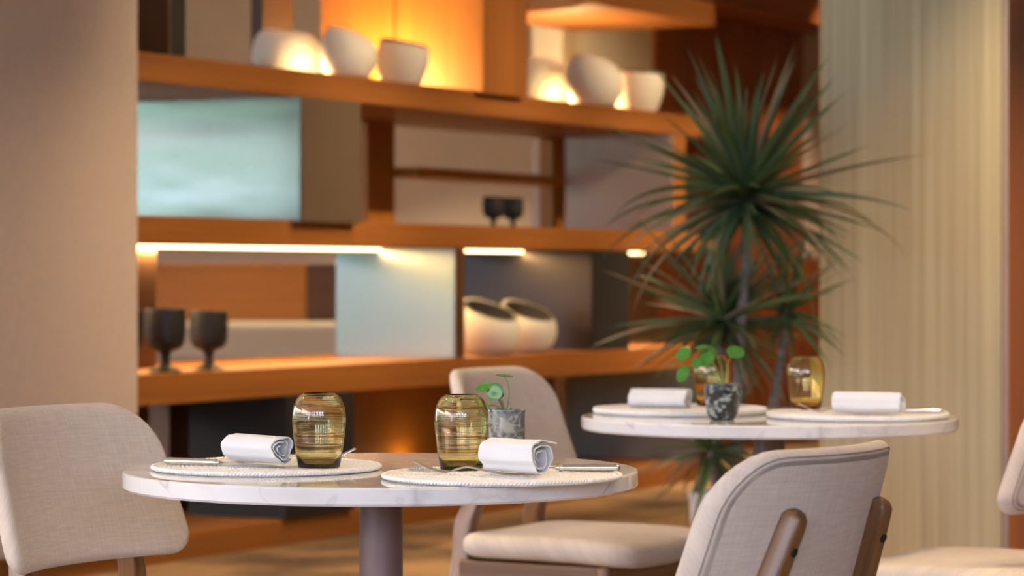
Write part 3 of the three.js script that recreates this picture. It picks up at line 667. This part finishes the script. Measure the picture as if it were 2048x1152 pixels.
// ---------------------------------------------------------------- the tall plant
{
  const t = thing('potted_dragon_tree', 'tall dragon tree with spiky green leaf heads in a white pot', 'plant', [0.70, 0, -9.05]);
  part(t, 'pot', lathe([[0, 0], [0.115, 0], [0.12, 0.006], [0.142, 0.345], [0.147, 0.362], [0.144, 0.367], [0.136, 0.362], [0.131, 0.33], [0, 0.32]], 56), M.potWhite);
  part(t, 'soil', lathe([[0, 0.334], [0.08, 0.332], [0.1315, 0.328]], 32), M.soil);
  const trunk = (pts, r0, r1) => { const c = new THREE.CatmullRomCurve3(pts.map((p) => V(...p))), q = c.getPoints(30); part(t, 'trunk', sweep(q.map((p) => [p.x, p.y, p.z]), q.map((_, i) => { const r = (r0 + (r1 - r0) * i / 30) * (1 + 0.05 * Math.sin(i * 2.3)); return [r, r]; }), 14, V(1, 0, 0.2)), M.bark); };
  const strip = (droop, w) => grid(15, 5, (i, j) => {
    const s = i / 14, a = -droop * Math.pow(s, 1.6), c = (j - 2) / 2, wid = w * Math.min(1, 0.5 + s * 2.6) * Math.pow(1 - s, 0.8);
    let x = 0, y = 0; for (let k = 0; k < i; k++) { const b = -droop * Math.pow((k + 0.5) / 14, 1.6); x += Math.cos(b) / 14; y += Math.sin(b) / 14; }
    const lift = Math.abs(c) * wid * 0.35;
    return [x - Math.sin(a) * lift, y + Math.cos(a) * lift, c * wid / 2];
  }, false);
  const strips = [strip(0.05, 0.098), strip(0.2, 0.096), strip(0.45, 0.094), strip(0.9, 0.088)];
  // a head of leaves: steep young ones in the middle, old ones hanging; the inner ones are too many to count and form one mass
  const mass = [];
  function head(c, n, len, lo, hi, spread, extra) {
    for (let i = 0; i < n + extra; i++) {
      const inner = i >= n, f = inner ? rnd() : i / (n - 1), el = (hi + (lo - hi) * Math.pow(f, 0.8) + rr(-16, 16)) * D2R, yaw = i * 2.39996 + rr(-0.4, 0.4), L = len * rr(0.62, 1.12) * (0.85 + 0.2 * Math.sin(Math.PI * f)) * (inner ? 0.72 : 1);
      const shape = strips[el > 0.9 ? (rnd() < 0.75 ? 0 : 1) : el > 0.2 ? Math.floor(rnd() * 2.4) : Math.floor(1 + rnd() * 2.6)], mat = M.leaves[Math.floor(rnd() * 4) % 4];
      const l = inner ? new THREE.Object3D() : part(t, 'leaf', shape, mat);
      l.position.set(c[0] + Math.cos(yaw) * 0.012, c[1] - f * spread, c[2] - Math.sin(yaw) * 0.012);
      l.rotation.set(0, yaw, el, 'YXZ'); l.rotateX(rr(-0.7, 0.7));
      l.scale.set(L, L, Math.min(1, L / 0.42) * 0.42);
      if (inner) { l.updateMatrix(); mass.push(shape.clone().applyMatrix4(l.matrix)); }
    }
  }
  const Y = (py) => EYE - (py - 546) / FOCAL * 9.05, X = (px) => (px - 1024) / FOCAL * 9.05 - 0.70;
  trunk([[0.0, 0.32, 0.02], [0.01, 0.55, 0.03], [X(1478), Y(700), 0.02], [X(1492), Y(520), 0.01], [X(1492), Y(400), 0], [X(1494), Y(368), 0]], 0.020, 0.016);
  trunk([[-0.05, 0.32, 0.0], [-0.055, 0.5, 0.0], [X(1445), Y(760), -0.02], [X(1444), Y(640), -0.03]], 0.018, 0.013);
  trunk([[0.06, 0.32, -0.03], [0.10, 0.5, -0.04], [X(1560), Y(760), -0.06], [X(1580), Y(620), -0.08]], 0.018, 0.014);
  trunk([[-0.03, 0.32, 0.05], [-0.07, 0.42, 0.06], [X(1418), Y(900), 0.07]], 0.014, 0.011);
  head([X(1492), Y(368), 0], 138, 0.50, -34, 88, 0.08, 60);
  head([X(1446), Y(625), -0.03], 74, 0.40, -42, 84, 0.06, 60);
  head([X(1580), Y(610), -0.08], 36, 0.28, -50, 80, 0.05, 20);
  head([X(1418), Y(885), 0.07], 46, 0.30, -45, 75, 0.05, 20);
  part(t, 'inner_leaves', mergeGeometries(mass), M.leaves[0]).userData.kind = 'stuff';
}

renderer.render(scene, camera);
